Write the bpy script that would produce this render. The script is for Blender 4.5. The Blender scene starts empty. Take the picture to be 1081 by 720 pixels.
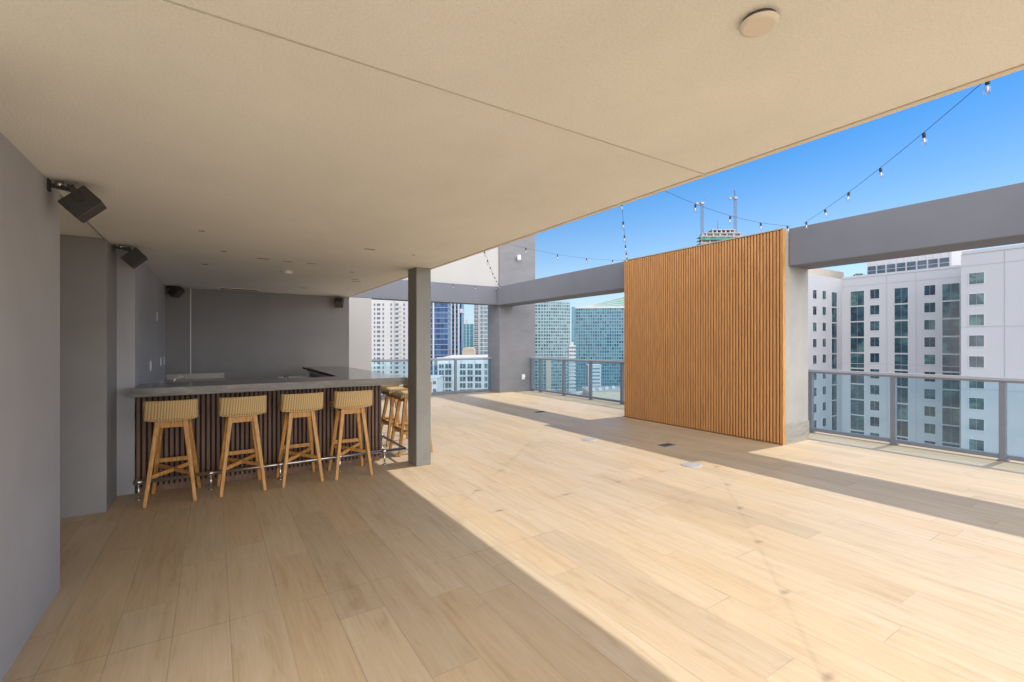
import bpy, bmesh, math, random
from mathutils import Vector, Matrix
random.seed(7)
R = math.radians
sc = bpy.context.scene
C = sc.collection

# ------------------------------------------------------------------ helpers
class MB:
    """collects shapes; build() links them as ONE mesh object"""
    def __init__(self): self.bm = bmesh.new()
    def box(self, x0, x1, y0, y1, z0, z1, M=None):
        ret = bmesh.ops.create_cube(self.bm, size=1)
        vs = ret['verts']
        for v in vs:
            v.co = Vector(((x0+x1)/2+v.co.x*(x1-x0), (y0+y1)/2+v.co.y*(y1-y0), (z0+z1)/2+v.co.z*(z1-z0)))
            if M is not None: v.co = M @ v.co
        return self
    def bar(self, p, q, w, h, up=(0, 0, 1), w2=None, h2=None):
        """rectangular bar from p to q, w across, h along up; may taper"""
        p, q = Vector(p), Vector(q); d = (q-p).normalized(); up = Vector(up)
        s = d.cross(up)
        if s.length < 1e-5: s = d.cross(Vector((1, 0, 0)))
        s.normalize(); u = s.cross(d).normalized()
        w2 = w if w2 is None else w2; h2 = h if h2 is None else h2
        a = [self.bm.verts.new(p+s*i*w/2+u*j*h/2) for i, j in ((-1, -1), (1, -1), (1, 1), (-1, 1))]
        b = [self.bm.verts.new(q+s*i*w2/2+u*j*h2/2) for i, j in ((-1, -1), (1, -1), (1, 1), (-1, 1))]
        f = self.bm.faces.new
        f(a[::-1]); f(b)
        for i in range(4): f((a[i], a[(i+1) % 4], b[(i+1) % 4], b[i]))
        return self
    def tube(self, pts, r, seg=10, cap=True, radii=None):
        pts = [Vector(p) for p in pts]; rings = []
        for i, p in enumerate(pts):
            d = (pts[min(i+1, len(pts)-1)]-pts[max(i-1, 0)]).normalized()
            a = d.cross(Vector((0, 0, 1)))
            if a.length < 1e-4: a = Vector((1, 0, 0))
            a.normalize(); b = a.cross(d)
            rr = radii[i] if radii else r
            rings.append([self.bm.verts.new(p+(a*math.cos(t)+b*math.sin(t))*rr) for t in [2*math.pi*k/seg for k in range(seg)]])
        for m, n in zip(rings, rings[1:]):
            for k in range(seg):
                self.bm.faces.new((m[k], m[(k+1) % seg], n[(k+1) % seg], n[k])).smooth = True
        if cap:
            self.bm.faces.new(rings[0][::-1]); self.bm.faces.new(rings[-1])
        return self
    def lathe(self, prof, c=(0, 0, 0), seg=16):
        c = Vector(c); rings = []
        for r, z in prof:
            rings.append([self.bm.verts.new(c+Vector((r*math.cos(t), r*math.sin(t), z))) for t in [2*math.pi*k/seg for k in range(seg)]])
        for m, n in zip(rings, rings[1:]):
            for k in range(seg):
                self.bm.faces.new((m[k], m[(k+1) % seg], n[(k+1) % seg], n[k])).smooth = True
        self.bm.faces.new(rings[0][::-1]); self.bm.faces.new(rings[-1])
        return self
    def prism(self, plan, z0, z1):
        a = [self.bm.verts.new((x, y, z0)) for x, y in plan]; b = [self.bm.verts.new((x, y, z1)) for x, y in plan]
        self.bm.faces.new(a[::-1]); self.bm.faces.new(b); n = len(plan)
        for i in range(n): self.bm.faces.new((a[i], a[(i+1) % n], b[(i+1) % n], b[i]))
        return self
    def poly(self, pts):
        self.bm.faces.new([self.bm.verts.new(p) for p in pts]); return self
    def build(self, name, mat, parent=None, bevel=0, seg=2, loc=None):
        bmesh.ops.recalc_face_normals(self.bm, faces=self.bm.faces)
        me = bpy.data.meshes.new(name); self.bm.to_mesh(me); self.bm.free()
        me.materials.append(mat)
        o = bpy.data.objects.new(name, me); C.objects.link(o)
        if parent: o.parent = parent
        if loc: o.location = loc
        if bevel:
            b = o.modifiers.new('bevel', 'BEVEL'); b.width = bevel; b.segments = seg; b.limit_method = 'ANGLE'
        return o
def BX(*a): return MB().box(*a)
def tag(o, label=None, cat=None, group=None, kind='thing'):
    if label: o['label'] = label
    if cat: o['category'] = cat
    if group: o['group'] = group
    o['kind'] = kind
    return o
def empty(name, loc=(0, 0, 0), rz=0):
    o = bpy.data.objects.new(name, None); C.objects.link(o)
    o.location = loc; o.rotation_euler = (0, 0, rz); o.empty_display_size = .1
    return o
def copy_tree(o, parent=None):
    c = o.copy(); C.objects.link(c); c.parent = parent
    for ch in [x for x in kids(o)]: copy_tree(ch, c)
    return c
def kids(o): return [x for x in C.objects if x.parent == o]

# ------------------------------------------------------------------ materials
def newmat(name):
    m = bpy.data.materials.new(name); m.use_nodes = True
    nt = m.node_tree; return m, nt, nt.nodes, nt.links, nt.nodes['Principled BSDF']
def N(nt, t, **k):
    n = nt.nodes.new(t)
    for a, b in k.items():
        if a in n.inputs: n.inputs[a].default_value = b
        else: setattr(n, a, b)
    return n
def math_(nt, op, a, b=None, c=None):
    n = nt.nodes.new('ShaderNodeMath'); n.operation = op
    for i, v in enumerate((a, b, c)):
        if v is None: continue
        if isinstance(v, (int, float)): n.inputs[i].default_value = v
        else: nt.links.new(v, n.inputs[i])
    return n.outputs[0]
def mixc(nt, fac, a, b, blend='MIX'):
    n = nt.nodes.new('ShaderNodeMix'); n.data_type = 'RGBA'; n.blend_type = blend
    for i, v in ((0, fac), (6, a), (7, b)):
        if isinstance(v, (int, float)): n.inputs[i].default_value = v
        elif isinstance(v, tuple): n.inputs[i].default_value = v if len(v) == 4 else (*v, 1)
        else: nt.links.new(v, n.inputs[i])
    return n.outputs[2]
def coords(nt, scale=None):
    tc = nt.nodes.new('ShaderNodeTexCoord'); o = tc.outputs['Object']
    if scale:
        mp = nt.nodes.new('ShaderNodeMapping'); mp.inputs['Scale'].default_value = scale
        nt.links.new(o, mp.inputs[0]); o = mp.outputs[0]
    return o
def noise(nt, vec, scale, detail=4, rough=.55, dist=0):
    n = N(nt, 'ShaderNodeTexNoise', Scale=scale, Detail=detail, Roughness=rough, Distortion=dist)
    nt.links.new(vec, n.inputs['Vector']); return n.outputs['Fac']
def ramp(nt, fac, stops):
    n = nt.nodes.new('ShaderNodeValToRGB'); e = n.color_ramp.elements
    while len(e) < len(stops): e.new(.5)
    for x, (p, c) in zip(e, stops): x.position = p; x.color = (*c, 1) if len(c) == 3 else c
    nt.links.new(fac, n.inputs[0]); return n.outputs[0]
def bump(nt, bsdf, h, strength, dist=.01):
    b = N(nt, 'ShaderNodeBump', Strength=strength, Distance=dist)
    nt.links.new(h, b.inputs['Height']); nt.links.new(b.outputs[0], bsdf.inputs['Normal'])
def plain(name, col, rough=.5, metal=0, var=.08, vs=3, bs=0, bstr=.2, bd=.004, spec=.5, stretch=None):
    """painted/solid surface with mottling and a fine texture"""
    m, nt, ns, ln, b = newmat(name)
    v = coords(nt, stretch)
    n = noise(nt, v, vs, 6, .6)
    lo = tuple(c*(1-var) for c in col); hi = tuple(min(1, c*(1+var)) for c in col)
    ln.new(ramp(nt, n, [(.3, lo), (.7, hi)]), b.inputs['Base Color'])
    b.inputs['Roughness'].default_value = rough; b.inputs['Metallic'].default_value = metal
    b.inputs['Specular IOR Level'].default_value = spec
    if bs: bump(nt, b, noise(nt, v, bs, 5, .65), bstr, bd)
    return m

def mat_deck():
    m, nt, ns, ln, b = newmat('plank_tile')
    sep = nt.nodes.new('ShaderNodeSeparateXYZ'); ln.new(coords(nt), sep.inputs[0])
    x, y = sep.outputs[0], sep.outputs[1]
    W, L = .25, 1.8
    xr = math_(nt, 'DIVIDE', math_(nt, 'ADD', x, .675), W)
    row = math_(nt, 'FLOOR', xr); fx = math_(nt, 'FRACT', xr)
    w1 = N(nt, 'ShaderNodeTexWhiteNoise', noise_dimensions='1D'); ln.new(row, w1.inputs['W'])
    yr = math_(nt, 'ADD', math_(nt, 'DIVIDE', y, L), w1.outputs['Value'])
    bid = math_(nt, 'FLOOR', yr); fy = math_(nt, 'FRACT', yr)
    cb = nt.nodes.new('ShaderNodeCombineXYZ'); ln.new(row, cb.inputs[0]); ln.new(bid, cb.inputs[1])
    wn = N(nt, 'ShaderNodeTexWhiteNoise', noise_dimensions='3D'); ln.new(cb.outputs[0], wn.inputs['Vector'])
    rnd = wn.outputs['Value']
    # grain, shifted per plank
    g = nt.nodes.new('ShaderNodeCombineXYZ')
    ln.new(math_(nt, 'MULTIPLY', x, 9.0), g.inputs[0]); ln.new(math_(nt, 'MULTIPLY', y, .9), g.inputs[1])
    ln.new(math_(nt, 'MULTIPLY', rnd, 37.0), g.inputs[2])
    g1 = noise(nt, g.outputs[0], 1.6, 8, .62, .6)
    g2 = nt.nodes.new('ShaderNodeCombineXYZ')
    ln.new(math_(nt, 'MULTIPLY', x, 60.0), g2.inputs[0]); ln.new(math_(nt, 'MULTIPLY', y, 2.2), g2.inputs[1])
    ln.new(math_(nt, 'MULTIPLY', rnd, 53.0), g2.inputs[2])
    fine = noise(nt, g2.outputs[0], 1.5, 5, .7, .2)
    # cathedral rings
    rg = math_(nt, 'FRACT', math_(nt, 'MULTIPLY', g1, 9.0))
    rg = math_(nt, 'ABSOLUTE', math_(nt, 'SUBTRACT', rg, .5))
    base = ramp(nt, g1, [(.3, (.47, .34, .20)), (.47, (.56, .43, .27)), (.72, (.61, .485, .33))])
    base = mixc(nt, math_(nt, 'MULTIPLY', rg, .5), base, (.62, .48, .34))
    base = mixc(nt, math_(nt, 'MULTIPLY', math_(nt, 'MAXIMUM', math_(nt, 'SUBTRACT', fine, .38), 0.0), .75), base, (.36, .255, .16))
    tint = ramp(nt, rnd, [(0, (.88, .87, .86)), (.3, (1, .95, .87)), (.6, (1, 1, 1)), (1, (.97, .955, .93))])
    base = mixc(nt, 1, base, tint, 'MULTIPLY')
    sm = noise(nt, coords(nt), .7, 4, .6)
    base = mixc(nt, 1, base, ramp(nt, sm, [(.3, (.93, .93, .93)), (.7, (1, 1, 1))]), 'MULTIPLY')
    st = ramp(nt, noise(nt, coords(nt), 2.4, 7, .68, .6), [(.30, (.90, .89, .88)), (.42, (1, 1, 1))])      # worn, dirty patches
    base = mixc(nt, 1, base, st, 'MULTIPLY')
    # joints
    ex = math_(nt, 'MULTIPLY', math_(nt, 'MINIMUM', fx, math_(nt, 'SUBTRACT', 1, fx)), W)
    ey = math_(nt, 'MULTIPLY', math_(nt, 'MINIMUM', fy, math_(nt, 'SUBTRACT', 1, fy)), L)
    e = math_(nt, 'MINIMUM', ex, ey)
    e = math_(nt, 'MINIMUM', e, math_(nt, 'MULTIPLY', math_(nt, 'ABSOLUTE', math_(nt, 'SUBTRACT', y, 2.93)), .8))
    j = math_(nt, 'LESS_THAN', e, .0021)
    jc = mixc(nt, noise(nt, coords(nt), 5, 3), (.10, .07, .045), (.42, .33, .25))
    vis = ramp(nt, noise(nt, coords(nt, (1, .6, 1)), 2.2, 4), [(.36, (.2,)*3), (.64, (.85,)*3)])
    base = mixc(nt, math_(nt, 'MULTIPLY', j, vis), base, jc)
    ln.new(base, b.inputs['Base Color'])
    ln.new(ramp(nt, fine, [(.3, (.42,)*3), (.7, (.56,)*3)]), b.inputs['Roughness'])
    b.inputs['Specular IOR Level'].default_value = .35
    h = math_(nt, 'SUBTRACT', math_(nt, 'MULTIPLY', fine, .25), j)
    bump(nt, b, h, .25, .002)
    return m

def mat_wood(name, lo, hi, axis=2, rough=.45, sc_=1.0):
    m, nt, ns, ln, b = newmat(name)
    s = [14*sc_, 14*sc_, 14*sc_]; s[axis] = 1.2*sc_
    oi = nt.nodes.new('ShaderNodeObjectInfo')
    v = coords(nt, tuple(s))
    va = nt.nodes.new('ShaderNodeVectorMath'); va.operation = 'ADD'
    cb = nt.nodes.new('ShaderNodeCombineXYZ'); ln.new(math_(nt, 'MULTIPLY', oi.outputs['Random'], 40), cb.inputs[0])
    ln.new(v, va.inputs[0]); ln.new(cb.outputs[0], va.inputs[1])
    n = noise(nt, va.outputs[0], 2.2, 6, .6, .8)
    ln.new(ramp(nt, n, [(.3, lo), (.7, hi)]), b.inputs['Base Color'])
    b.inputs['Roughness'].default_value = rough
    bump(nt, b, n, .15, .002)
    return m

def mat_weave():
    m, nt, ns, ln, b = newmat('woven_rope')
    sep = nt.nodes.new('ShaderNodeSeparateXYZ'); ln.new(coords(nt), sep.inputs[0])
    x, y, z = sep.outputs
    u = math_(nt, 'MULTIPLY', math_(nt, 'ADD', x, math_(nt, 'MULTIPLY', y, .7)), 1/.021)
    fu = math_(nt, 'ABSOLUTE', math_(nt, 'SUBTRACT', math_(nt, 'FRACT', u), .5))          # strand profile
    odd = math_(nt, 'MULTIPLY', math_(nt, 'MODULO', math_(nt, 'FLOOR', u), 2.0), .5)
    v = math_(nt, 'ADD', math_(nt, 'MULTIPLY', math_(nt, 'ADD', z, math_(nt, 'MULTIPLY', y, .35)), 1/.014), odd)
    fv = math_(nt, 'ABSOLUTE', math_(nt, 'SUBTRACT', math_(nt, 'FRACT', v), .5))
    h = math_(nt, 'SUBTRACT', 1, math_(nt, 'ADD', math_(nt, 'MULTIPLY', fu, 1.3), math_(nt, 'MULTIPLY', fv, .7)))
    n = noise(nt, coords(nt), 60, 3)
    c = ramp(nt, h, [(.1, (.20, .115, .04)), (.45, (.54, .365, .16)), (.9, (.68, .50, .255))])
    c = mixc(nt, math_(nt, 'MULTIPLY', n, .4), c, (.50, .34, .17))
    ln.new(c, b.inputs['Base Color']); b.inputs['Roughness'].default_value = .75
    bump(nt, b, h, .7, .004)
    return m

def mat_stone(name, a, c_, rough=.2):
    m, nt, ns, ln, b = newmat(name)
    v = coords(nt, (1.5, 5, 8))
    n = noise(nt, v, 1.6, 9, .65, 1.8); n2 = noise(nt, coords(nt), 40, 4)
    col = ramp(nt, n, [(.32, a), (.5, tuple((p+q)/2 for p, q in zip(a, c_))), (.68, c_)])
    col = mixc(nt, math_(nt, 'MULTIPLY', n2, .25), col, tuple(x*.6 for x in a))
    ln.new(col, b.inputs['Base Color']); b.inputs['Roughness'].default_value = rough
    return m

def mat_clear(name, tint, rough=.02, refl=1.0):
    """thin architectural glass: tinted see-through mixed with a mirror by Fresnel"""
    m = bpy.data.materials.new(name); m.use_nodes = True; nt = m.node_tree
    nt.nodes.clear(); ln = nt.links
    t = N(nt, 'ShaderNodeBsdfTransparent', Color=(*tint, 1)); g = N(nt, 'ShaderNodeBsdfGlossy', Roughness=rough)
    f = N(nt, 'ShaderNodeFresnel', IOR=1.5)
    bf = nt.nodes.new('ShaderNodeNewGeometry').outputs['Backfacing']      # same reflection from both faces of the sheet
    ln.new(math_(nt, 'SUBTRACT', 1.5, math_(nt, 'MULTIPLY', bf, 1.5-1/1.5)), f.inputs['IOR']); mx = nt.nodes.new('ShaderNodeMixShader')
    ln.new(math_(nt, 'MULTIPLY', f.outputs[0], refl), mx.inputs[0]); ln.new(t.outputs[0], mx.inputs[1]); ln.new(g.outputs[0], mx.inputs[2])
    d = N(nt, 'ShaderNodeBsdfDiffuse', Color=(.62, .74, .80, 1)); m2 = nt.nodes.new('ShaderNodeMixShader')
    sm = noise(nt, coords(nt), 1.2, 4)
    ln.new(math_(nt, 'MULTIPLY', sm, .07), m2.inputs[0]); ln.new(mx.outputs[0], m2.inputs[1]); ln.new(d.outputs[0], m2.inputs[2])
    o = nt.nodes.new('ShaderNodeOutputMaterial'); ln.new(m2.outputs[0], o.inputs[0])
    return m

def mat_panes(name, cw, ch, cols, frame, fw=.12, fh=.12, rough=.12, off=0.0):
    """curtain wall: cells of glass with a random blind/reflection tone, thin frames"""
    m, nt, ns, ln, b = newmat(name)
    sep = nt.nodes.new('ShaderNodeSeparateXYZ'); ln.new(coords(nt), sep.inputs[0])
    u = math_(nt, 'DIVIDE', math_(nt, 'ADD', sep.outputs[0], math_(nt, 'MULTIPLY', sep.outputs[1], .93)), cw)
    v = math_(nt, 'DIVIDE', math_(nt, 'ADD', sep.outputs[2], off), ch)
    cb = nt.nodes.new('ShaderNodeCombineXYZ'); ln.new(math_(nt, 'FLOOR', u), cb.inputs[0]); ln.new(math_(nt, 'FLOOR', v), cb.inputs[1])
    wn = N(nt, 'ShaderNodeTexWhiteNoise', noise_dimensions='3D'); ln.new(cb.outputs[0], wn.inputs['Vector'])
    k = len(cols); c = ramp(nt, wn.outputs['Value'], [(i/(k-1), x) for i, x in enumerate(cols)])
    fr = math_(nt, 'MAXIMUM', math_(nt, 'LESS_THAN', math_(nt, 'FRACT', u), fw), math_(nt, 'LESS_THAN', math_(nt, 'FRACT', v), fh))
    ln.new(mixc(nt, fr, c, frame), b.inputs['Base Color'])
    ln.new(math_(nt, 'ADD', math_(nt, 'MULTIPLY', fr, .5), rough), b.inputs['Roughness']); b.inputs['Specular IOR Level'].default_value = .22
    return m

def mat_glass_window():
    m, nt, ns, ln, b = newmat('window_glass')
    oi = nt.nodes.new('ShaderNodeObjectInfo'); va = nt.nodes.new('ShaderNodeVectorMath'); va.operation = 'ADD'
    cb = nt.nodes.new('ShaderNodeCombineXYZ'); ln.new(math_(nt, 'MULTIPLY', oi.outputs['Random'], 90), cb.inputs[1])
    ln.new(coords(nt, (1, .6, .8)), va.inputs[0]); ln.new(cb.outputs[0], va.inputs[1])
    n = noise(nt, va.outputs[0], .45, 5, .6, .7)
    c = ramp(nt, n, [(.36, (.006, .02, .036)), (.5, (.014, .044, .068)), (.62, (.05, .112, .14)), (.7, (.02, .052, .075))])
    c = mixc(nt, 1, c, ramp(nt, oi.outputs['Random'], [(0, (.5, .55, .7)), (.6, (1, 1, 1)), (.9, (1.8, 1.6, 1.3))]), 'MULTIPLY')
    ln.new(c, b.inputs['Base Color']); b.inputs['Roughness'].default_value = .06
    b.inputs['Specular IOR Level'].default_value = .45
    return m

def mat_ground():
    m, nt, ns, ln, b = newmat('city_blocks')
    v = coords(nt)
    vo = N(nt, 'ShaderNodeTexVoronoi', Scale=.02); vo.distance = 'CHEBYCHEV'; ln.new(v, vo.inputs['Vector'])
    n = noise(nt, v, .03, 6)
    c = ramp(nt, vo.outputs['Color'], [(0, (.07, .10, .05)), (.4, (.22, .21, .20)), (.7, (.34, .32, .30)), (1, (.12, .13, .12))])
    ln.new(mixc(nt, math_(nt, 'MULTIPLY', n, .6), c, (.05, .08, .04)), b.inputs['Base Color']); b.inputs['Roughness'].default_value = .9
    return m

M = {}
M['deck'] = mat_deck()
M['grey'] = plain('grey_paint', (.375, .388, .425), .62, var=.12, vs=.9, bs=110, bstr=.5, bd=.005)
M['dark'] = plain('charcoal_paint', (.245, .24, .245), .6, var=.10, vs=1.3, bs=110, bstr=.4, bd=.003)
M['beam'] = plain('grey_render', (.16, .17, .205), .7, var=.06, vs=1.2, bs=60, bstr=.3, bd=.004)
M['trowel'] = plain('trowelled_render', (.19, .19, .205), .7, var=.10, vs=1.6, bs=9, bstr=.22, bd=.012, stretch=(1, 1, 2.4))
M['column'] = plain('column_paint', (.26, .26, .245), .55, var=.08, vs=4, bs=90, bstr=.2, bd=.003)
M['stucco'] = plain('cream_stucco', (.86, .885, .90), .9, var=.045, vs=.7, bs=80, bstr=.55, bd=.009)
def speckle(m):      # sand-float grain: pale and dull grains a few millimetres wide
    nt = m.node_tree; b = nt.nodes['Principled BSDF']; src = b.inputs['Base Color'].links[0].from_socket
    g = ramp(nt, noise(nt, coords(nt), 130, 3, .7), [(.36, (.92, .915, .905)), (.56, (1, 1, 1))])
    p = ramp(nt, noise(nt, coords(nt, (1, .5, 1)), .9, 6, .65, .8), [(.34, (.96, .957, .95)), (.5, (1, 1, 1))])
    nt.links.new(mixc(nt, 1, mixc(nt, 1, src, g, 'MULTIPLY'), p, 'MULTIPLY'), b.inputs['Base Color'])
speckle(M['stucco'])
M['joint'] = plain('stucco_joint', (.52, .49, .43), .9)
M['cream'] = plain('cream_paint', (.74, .69, .60), .7, var=.03, bs=100)
M['white_render'] = plain('white_render', (.42, .415, .41), .8, var=.04, vs=.8, bs=40, bstr=.2)
M['concrete'] = plain('pale_concrete', (.36, .35, .335), .8, var=.08, vs=2.5, bs=18, bstr=.35, bd=.006)
M['stone'] = mat_stone('counter_stone', (.125, .12, .112), (.24, .23, .215), .16)
M['base_tile'] = mat_stone('base_tile', (.24, .23, .21), (.42, .40, .36), .35)
M['slat'] = mat_wood('teak_slat', (.40, .185, .062), (.58, .295, .11), 2, .5)
M['slat_back'] = plain('slat_backing', (.22, .10, .035), .7)
M['bar_slat'] = mat_wood('walnut_slat', (.125, .064, .042), (.21, .12, .082), 2, .5)
M['bar_back'] = plain('bar_backing', (.018, .012, .01), .7)
M['teak'] = mat_wood('stool_teak', (.36, .155, .032), (.68, .38, .12), 2, .45, 2.2)
M['weave'] = mat_weave()
M['chrome'] = plain('brushed_steel', (.62, .61, .59), .25, 1, var=.05, vs=20)
M['alu'] = plain('grey_aluminium', (.155, .172, .21), .42, 0, var=.05, vs=8)
M['alu_light'] = plain('pale_aluminium', (.33, .35, .41), .35, 0, var=.04, vs=8)
M['black'] = plain('black_plastic', (.030, .026, .024), .45, var=.1, vs=12, bs=200, bstr=.1)
M['grille'] = plain('grille_metal', (.075, .068, .064), .5, .2, var=.15, vs=60, bs=400, bstr=.4)
M['plate'] = plain('white_plastic', (.80, .80, .78), .4, var=.02)
M['disc'] = plain('fixture_white', (.74, .70, .64), .5, var=.02)
M['lid'] = plain('cover_lid', (.38, .355, .34), .5)
M['lower'] = plain('worktop_pale', (.50, .47, .42), .35, var=.08, vs=6)
M['glass'] = mat_clear('railing_glass', (.81, .925, .975))
M['bulb'] = mat_clear('bulb_glass', (.92, .93, .94), .05, 1.0)
M['cable'] = plain('black_cable', (.02, .02, .02), .6)
M['mark'] = plain('fixing_hole', (.10, .085, .065), .8)
M['spot'] = plain('patched_spot', (.30, .27, .22), .8)
M['white_wall'] = plain('white_facade', (.43, .435, .475), .75, var=.03, vs=.12, spec=.3)
M['facade_joint'] = plain('facade_joint', (.36, .36, .395), .8)
M['white_wall_b'] = plain('white_facade_warm', (.46, .46, .48), .75, var=.03, vs=.1, spec=.3)
M['tan_wall'] = plain('tan_facade', (.44, .39, .33), .8, var=.05, vs=.2)
M['win'] = mat_glass_window()
M['pale_blue'] = plain('pale_blue_band', (.15, .23, .38), .6)
M['win_far'] = plain('far_window_glass', (.05, .075, .11), .15, var=.5, vs=.35)
M['blue_glass'] = plain('deep_blue_glass', (.018, .06, .16), .12, var=.4, vs=.3)
M['teal_glass'] = plain('teal_glass', (.06, .19, .25), .12, var=.3, vs=.2)
M['light_teal'] = plain('light_teal_spandrel', (.235, .33, .37), .4, var=.08, vs=.1)
M['blue_spandrel'] = plain('blue_spandrel', (.125, .215, .28), .4, var=.08, vs=.1)
M['frame_white'] = plain('window_frame', (.50, .50, .53), .5)
M['panesA'] = mat_panes('teal_panes', 2.3, 3.18, [(.014, .04, .065), (.03, .09, .13), (.06, .16, .20), (.13, .22, .25), (.02, .055, .085)], (.27, .36, .39), .30, .05)
M['panesB'] = mat_panes('blue_panes', 2.3, 3.18, [(.008, .035, .07), (.02, .09, .14), (.035, .15, .20), (.08, .19, .25), (.012, .05, .09)], (.15, .28, .36), .28, .05)
M['panesC'] = mat_panes('navy_panes', 2.4, 3.3, [(.004, .018, .06), (.008, .035, .12), (.014, .055, .15), (.03, .08, .17)], (.06, .14, .28), .06, .06)
M['panesD'] = mat_panes('slate_panes', 1.6, 3.2, [(.02, .06, .11), (.05, .12, .18), (.10, .19, .25), (.03, .08, .13)], (.42, .47, .53), .30, .22)
M['net'] = plain('green_safety_net', (.05, .20, .16), .8, var=.3, vs=.2)
M['raw'] = plain('raw_concrete', (.34, .32, .33), .9, var=.15, vs=.2)
M['crane'] = plain('crane_steel', (.13, .12, .14), .6)
M['roof'] = plain('flat_roof', (.25, .245, .24), .9, var=.15, vs=.15)
M['roof_green'] = plain('green_roof_glass', (.13, .27, .24), .3, var=.12, vs=.2)
M['ground'] = mat_ground()
M['leaf'] = plain('palm_leaf', (.06, .10, .035), .6, var=.3, vs=2)

# ------------------------------------------------------------------ terrace: floor and roof
GZ = -75.0
tag(MB().box(-1500, 2500, -1500, 3000, GZ-1, GZ).build('city_ground', M['ground']), 'grey and green city ground far below the terrace', 'ground', kind='structure')
tag(BX(-12.0, 8.62, -16, 12.72, -.35, 0).build('deck_floor', M['deck']), 'wood look plank tile deck of the roof terrace', 'floor', kind='structure')

Zc = 2.43
cn = empty('canopy', (0, 0, Zc))
tag(cn, 'cream stucco canopy slab overhead, covering the bar side of the deck', 'canopy')
MB().prism([(-1.2, -.5), (2.262, -.5), (2.262, 9.55), (-3.2, 9.55), (-3.2, 5.41), (-1.2, 5.41)], 0, .32).build('slab', M['stucco'], cn)
BX(2.262, 2.274, -.5, 9.55, .006, .32).build('drip_groove', M['joint'], cn)
BX(2.274, 2.305, -.5, 9.55, -.002, .32).build('edge_trim', M['cream'], cn)
for y in (1.56,):
    BX(-.79, 2.262, y-.003, y+.003, -.0025, .001).build('control_joint', M['joint'], cn)
    BX(-.79, 2.262, y+.0045, y+.012, -.004, .001).build('joint_bead', M['stucco'], cn)
BX(-.81, -.795, 3.88, 5.40, -.012, .001).build('trim_bead', M['white_render'], cn)
for (x, y, a, w) in ((-.08, 4.61, .02, .012), (.46, 5.74, .06, .016), (.71, 5.79, .05, .014), (.96, 5.78, .05, .014), (1.30, 4.60, .05, .016),
                  (1.77, 4.64, .014, .012), (-.08, 6.53, .03, .02), (1.28, 8.41, .05, .02), (1.74, 6.9, .05, .015), (1.80, 7.1, .06, .015), (.09, 5.5, .02, .02), (1.52, 6.2, .02, .016)):
    BX(x-a, x+a, y-w, y+w, -.003, .001).build('fixing_mark', M['spot'], cn)

d = empty('ceiling_disc', (1.315, .73, Zc)); tag(d, 'round white flush disc on the ceiling at the top of the picture', 'ceiling fixture')
MB().lathe([(.044, -.012), (.044, .0)], seg=32).build('back_ring', M['mark'], d)
MB().lathe([(.040, -.023), (.050, -.020), (.051, -.013), (.051, -.012)], seg=40).build('cover', M['disc'], d)
d = empty('smoke_detector', (.796, 6.55, Zc)); tag(d, 'small round white detector on the ceiling over the bar', 'detector')
MB().lathe([(.075, -.012), (.08, 0)], seg=28).build('base', M['disc'], d)
MB().lathe([(.04, -.04), (.06, -.032), (.066, -.0125)], seg=28).build('cap', M['plate'], d)
d = empty('ceiling_vent', (.37, 9.16, Zc)); tag(d, 'long slim pale air vent on the ceiling by the back wall', 'vent')
BX(-.30, .30, -.085, .085, -.012, 0).build('frame', M['disc'], d)
v = MB()
for k in range(4): v.box(-.27, .27, -.06+k*.034, -.045+k*.034, -.0145, -.0125)
v.build('slot_face', M['mark'], d)

# unseen block added above the canopy (its roof edge shades the deck and carries the strings)
up = empty('unseen_shade_roof', (0, 0, 2.76)); tag(up, 'unseen block and roof slab added above the cream canopy to shade the deck', 'building')
BX(-1.1, 1.9, -.4, 9.5, 0, .54).build('wall', M['white_render'], up)
BX(-1.2, 3.735, -.5, 9.5, .542, .79).build('roof', M['white_render'], up)

# ------------------------------------------------------------------ walls
tag(BX(-1.0, -.785, 2.05, 3.87, 0, Zc-.001).build('side_wall', M['grey'], bevel=.004), 'blue grey painted wall at the left edge, nearest the camera', 'wall')
tag(BX(-1.35, -1.202, 3.3, 5.40, 0, Zc+.3).build('alcove_wall', M['dark']), 'dark grey wall closing the recess behind the near left wall', 'wall')
w = empty('return_wall', (-3.2, 5.405, 0)); tag(w, 'dark grey stepped wall block between the near wall and the bar end', 'wall')
BX(0, 2.405, 0, .515, 0, Zc).build('front_block', M['dark'], w, bevel=.006)
BX(0, 2.545, .517, 4.2, 0, Zc).build('rear_block', M['grey'], w, bevel=.004)
w = empty('bar_back_wall', (-.66, 9.55, 0)); tag(w, 'dark grey back wall behind the bar counter', 'wall')
BX(0, 2.945, 0, .3, 0, Zc).build('face', M['dark'], w)
BX(.002, .335, -.10, -.001, 0, Zc-.002).build('pilaster', M['dark'], w)
BX(.336, .350, -.108, -.085, 0, Zc-.003).build('lit_edge_strip', M['plate'], w)  # white strip stands in for light catching the pilaster's edge
tag(BX(2.29, 3.43, 11.98, 12.35, 0, 2.66).build('end_pier', M['white_render']), 'pale grey wall pier beyond the back wall, left of the white tower', 'pier')

tag(BX(2.08, 2.268, 5.365, 5.66, 0, Zc-.001).build('post_column', M['column'], bevel=.006), 'square grey column at the corner of the bar under the canopy edge', 'column')

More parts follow.
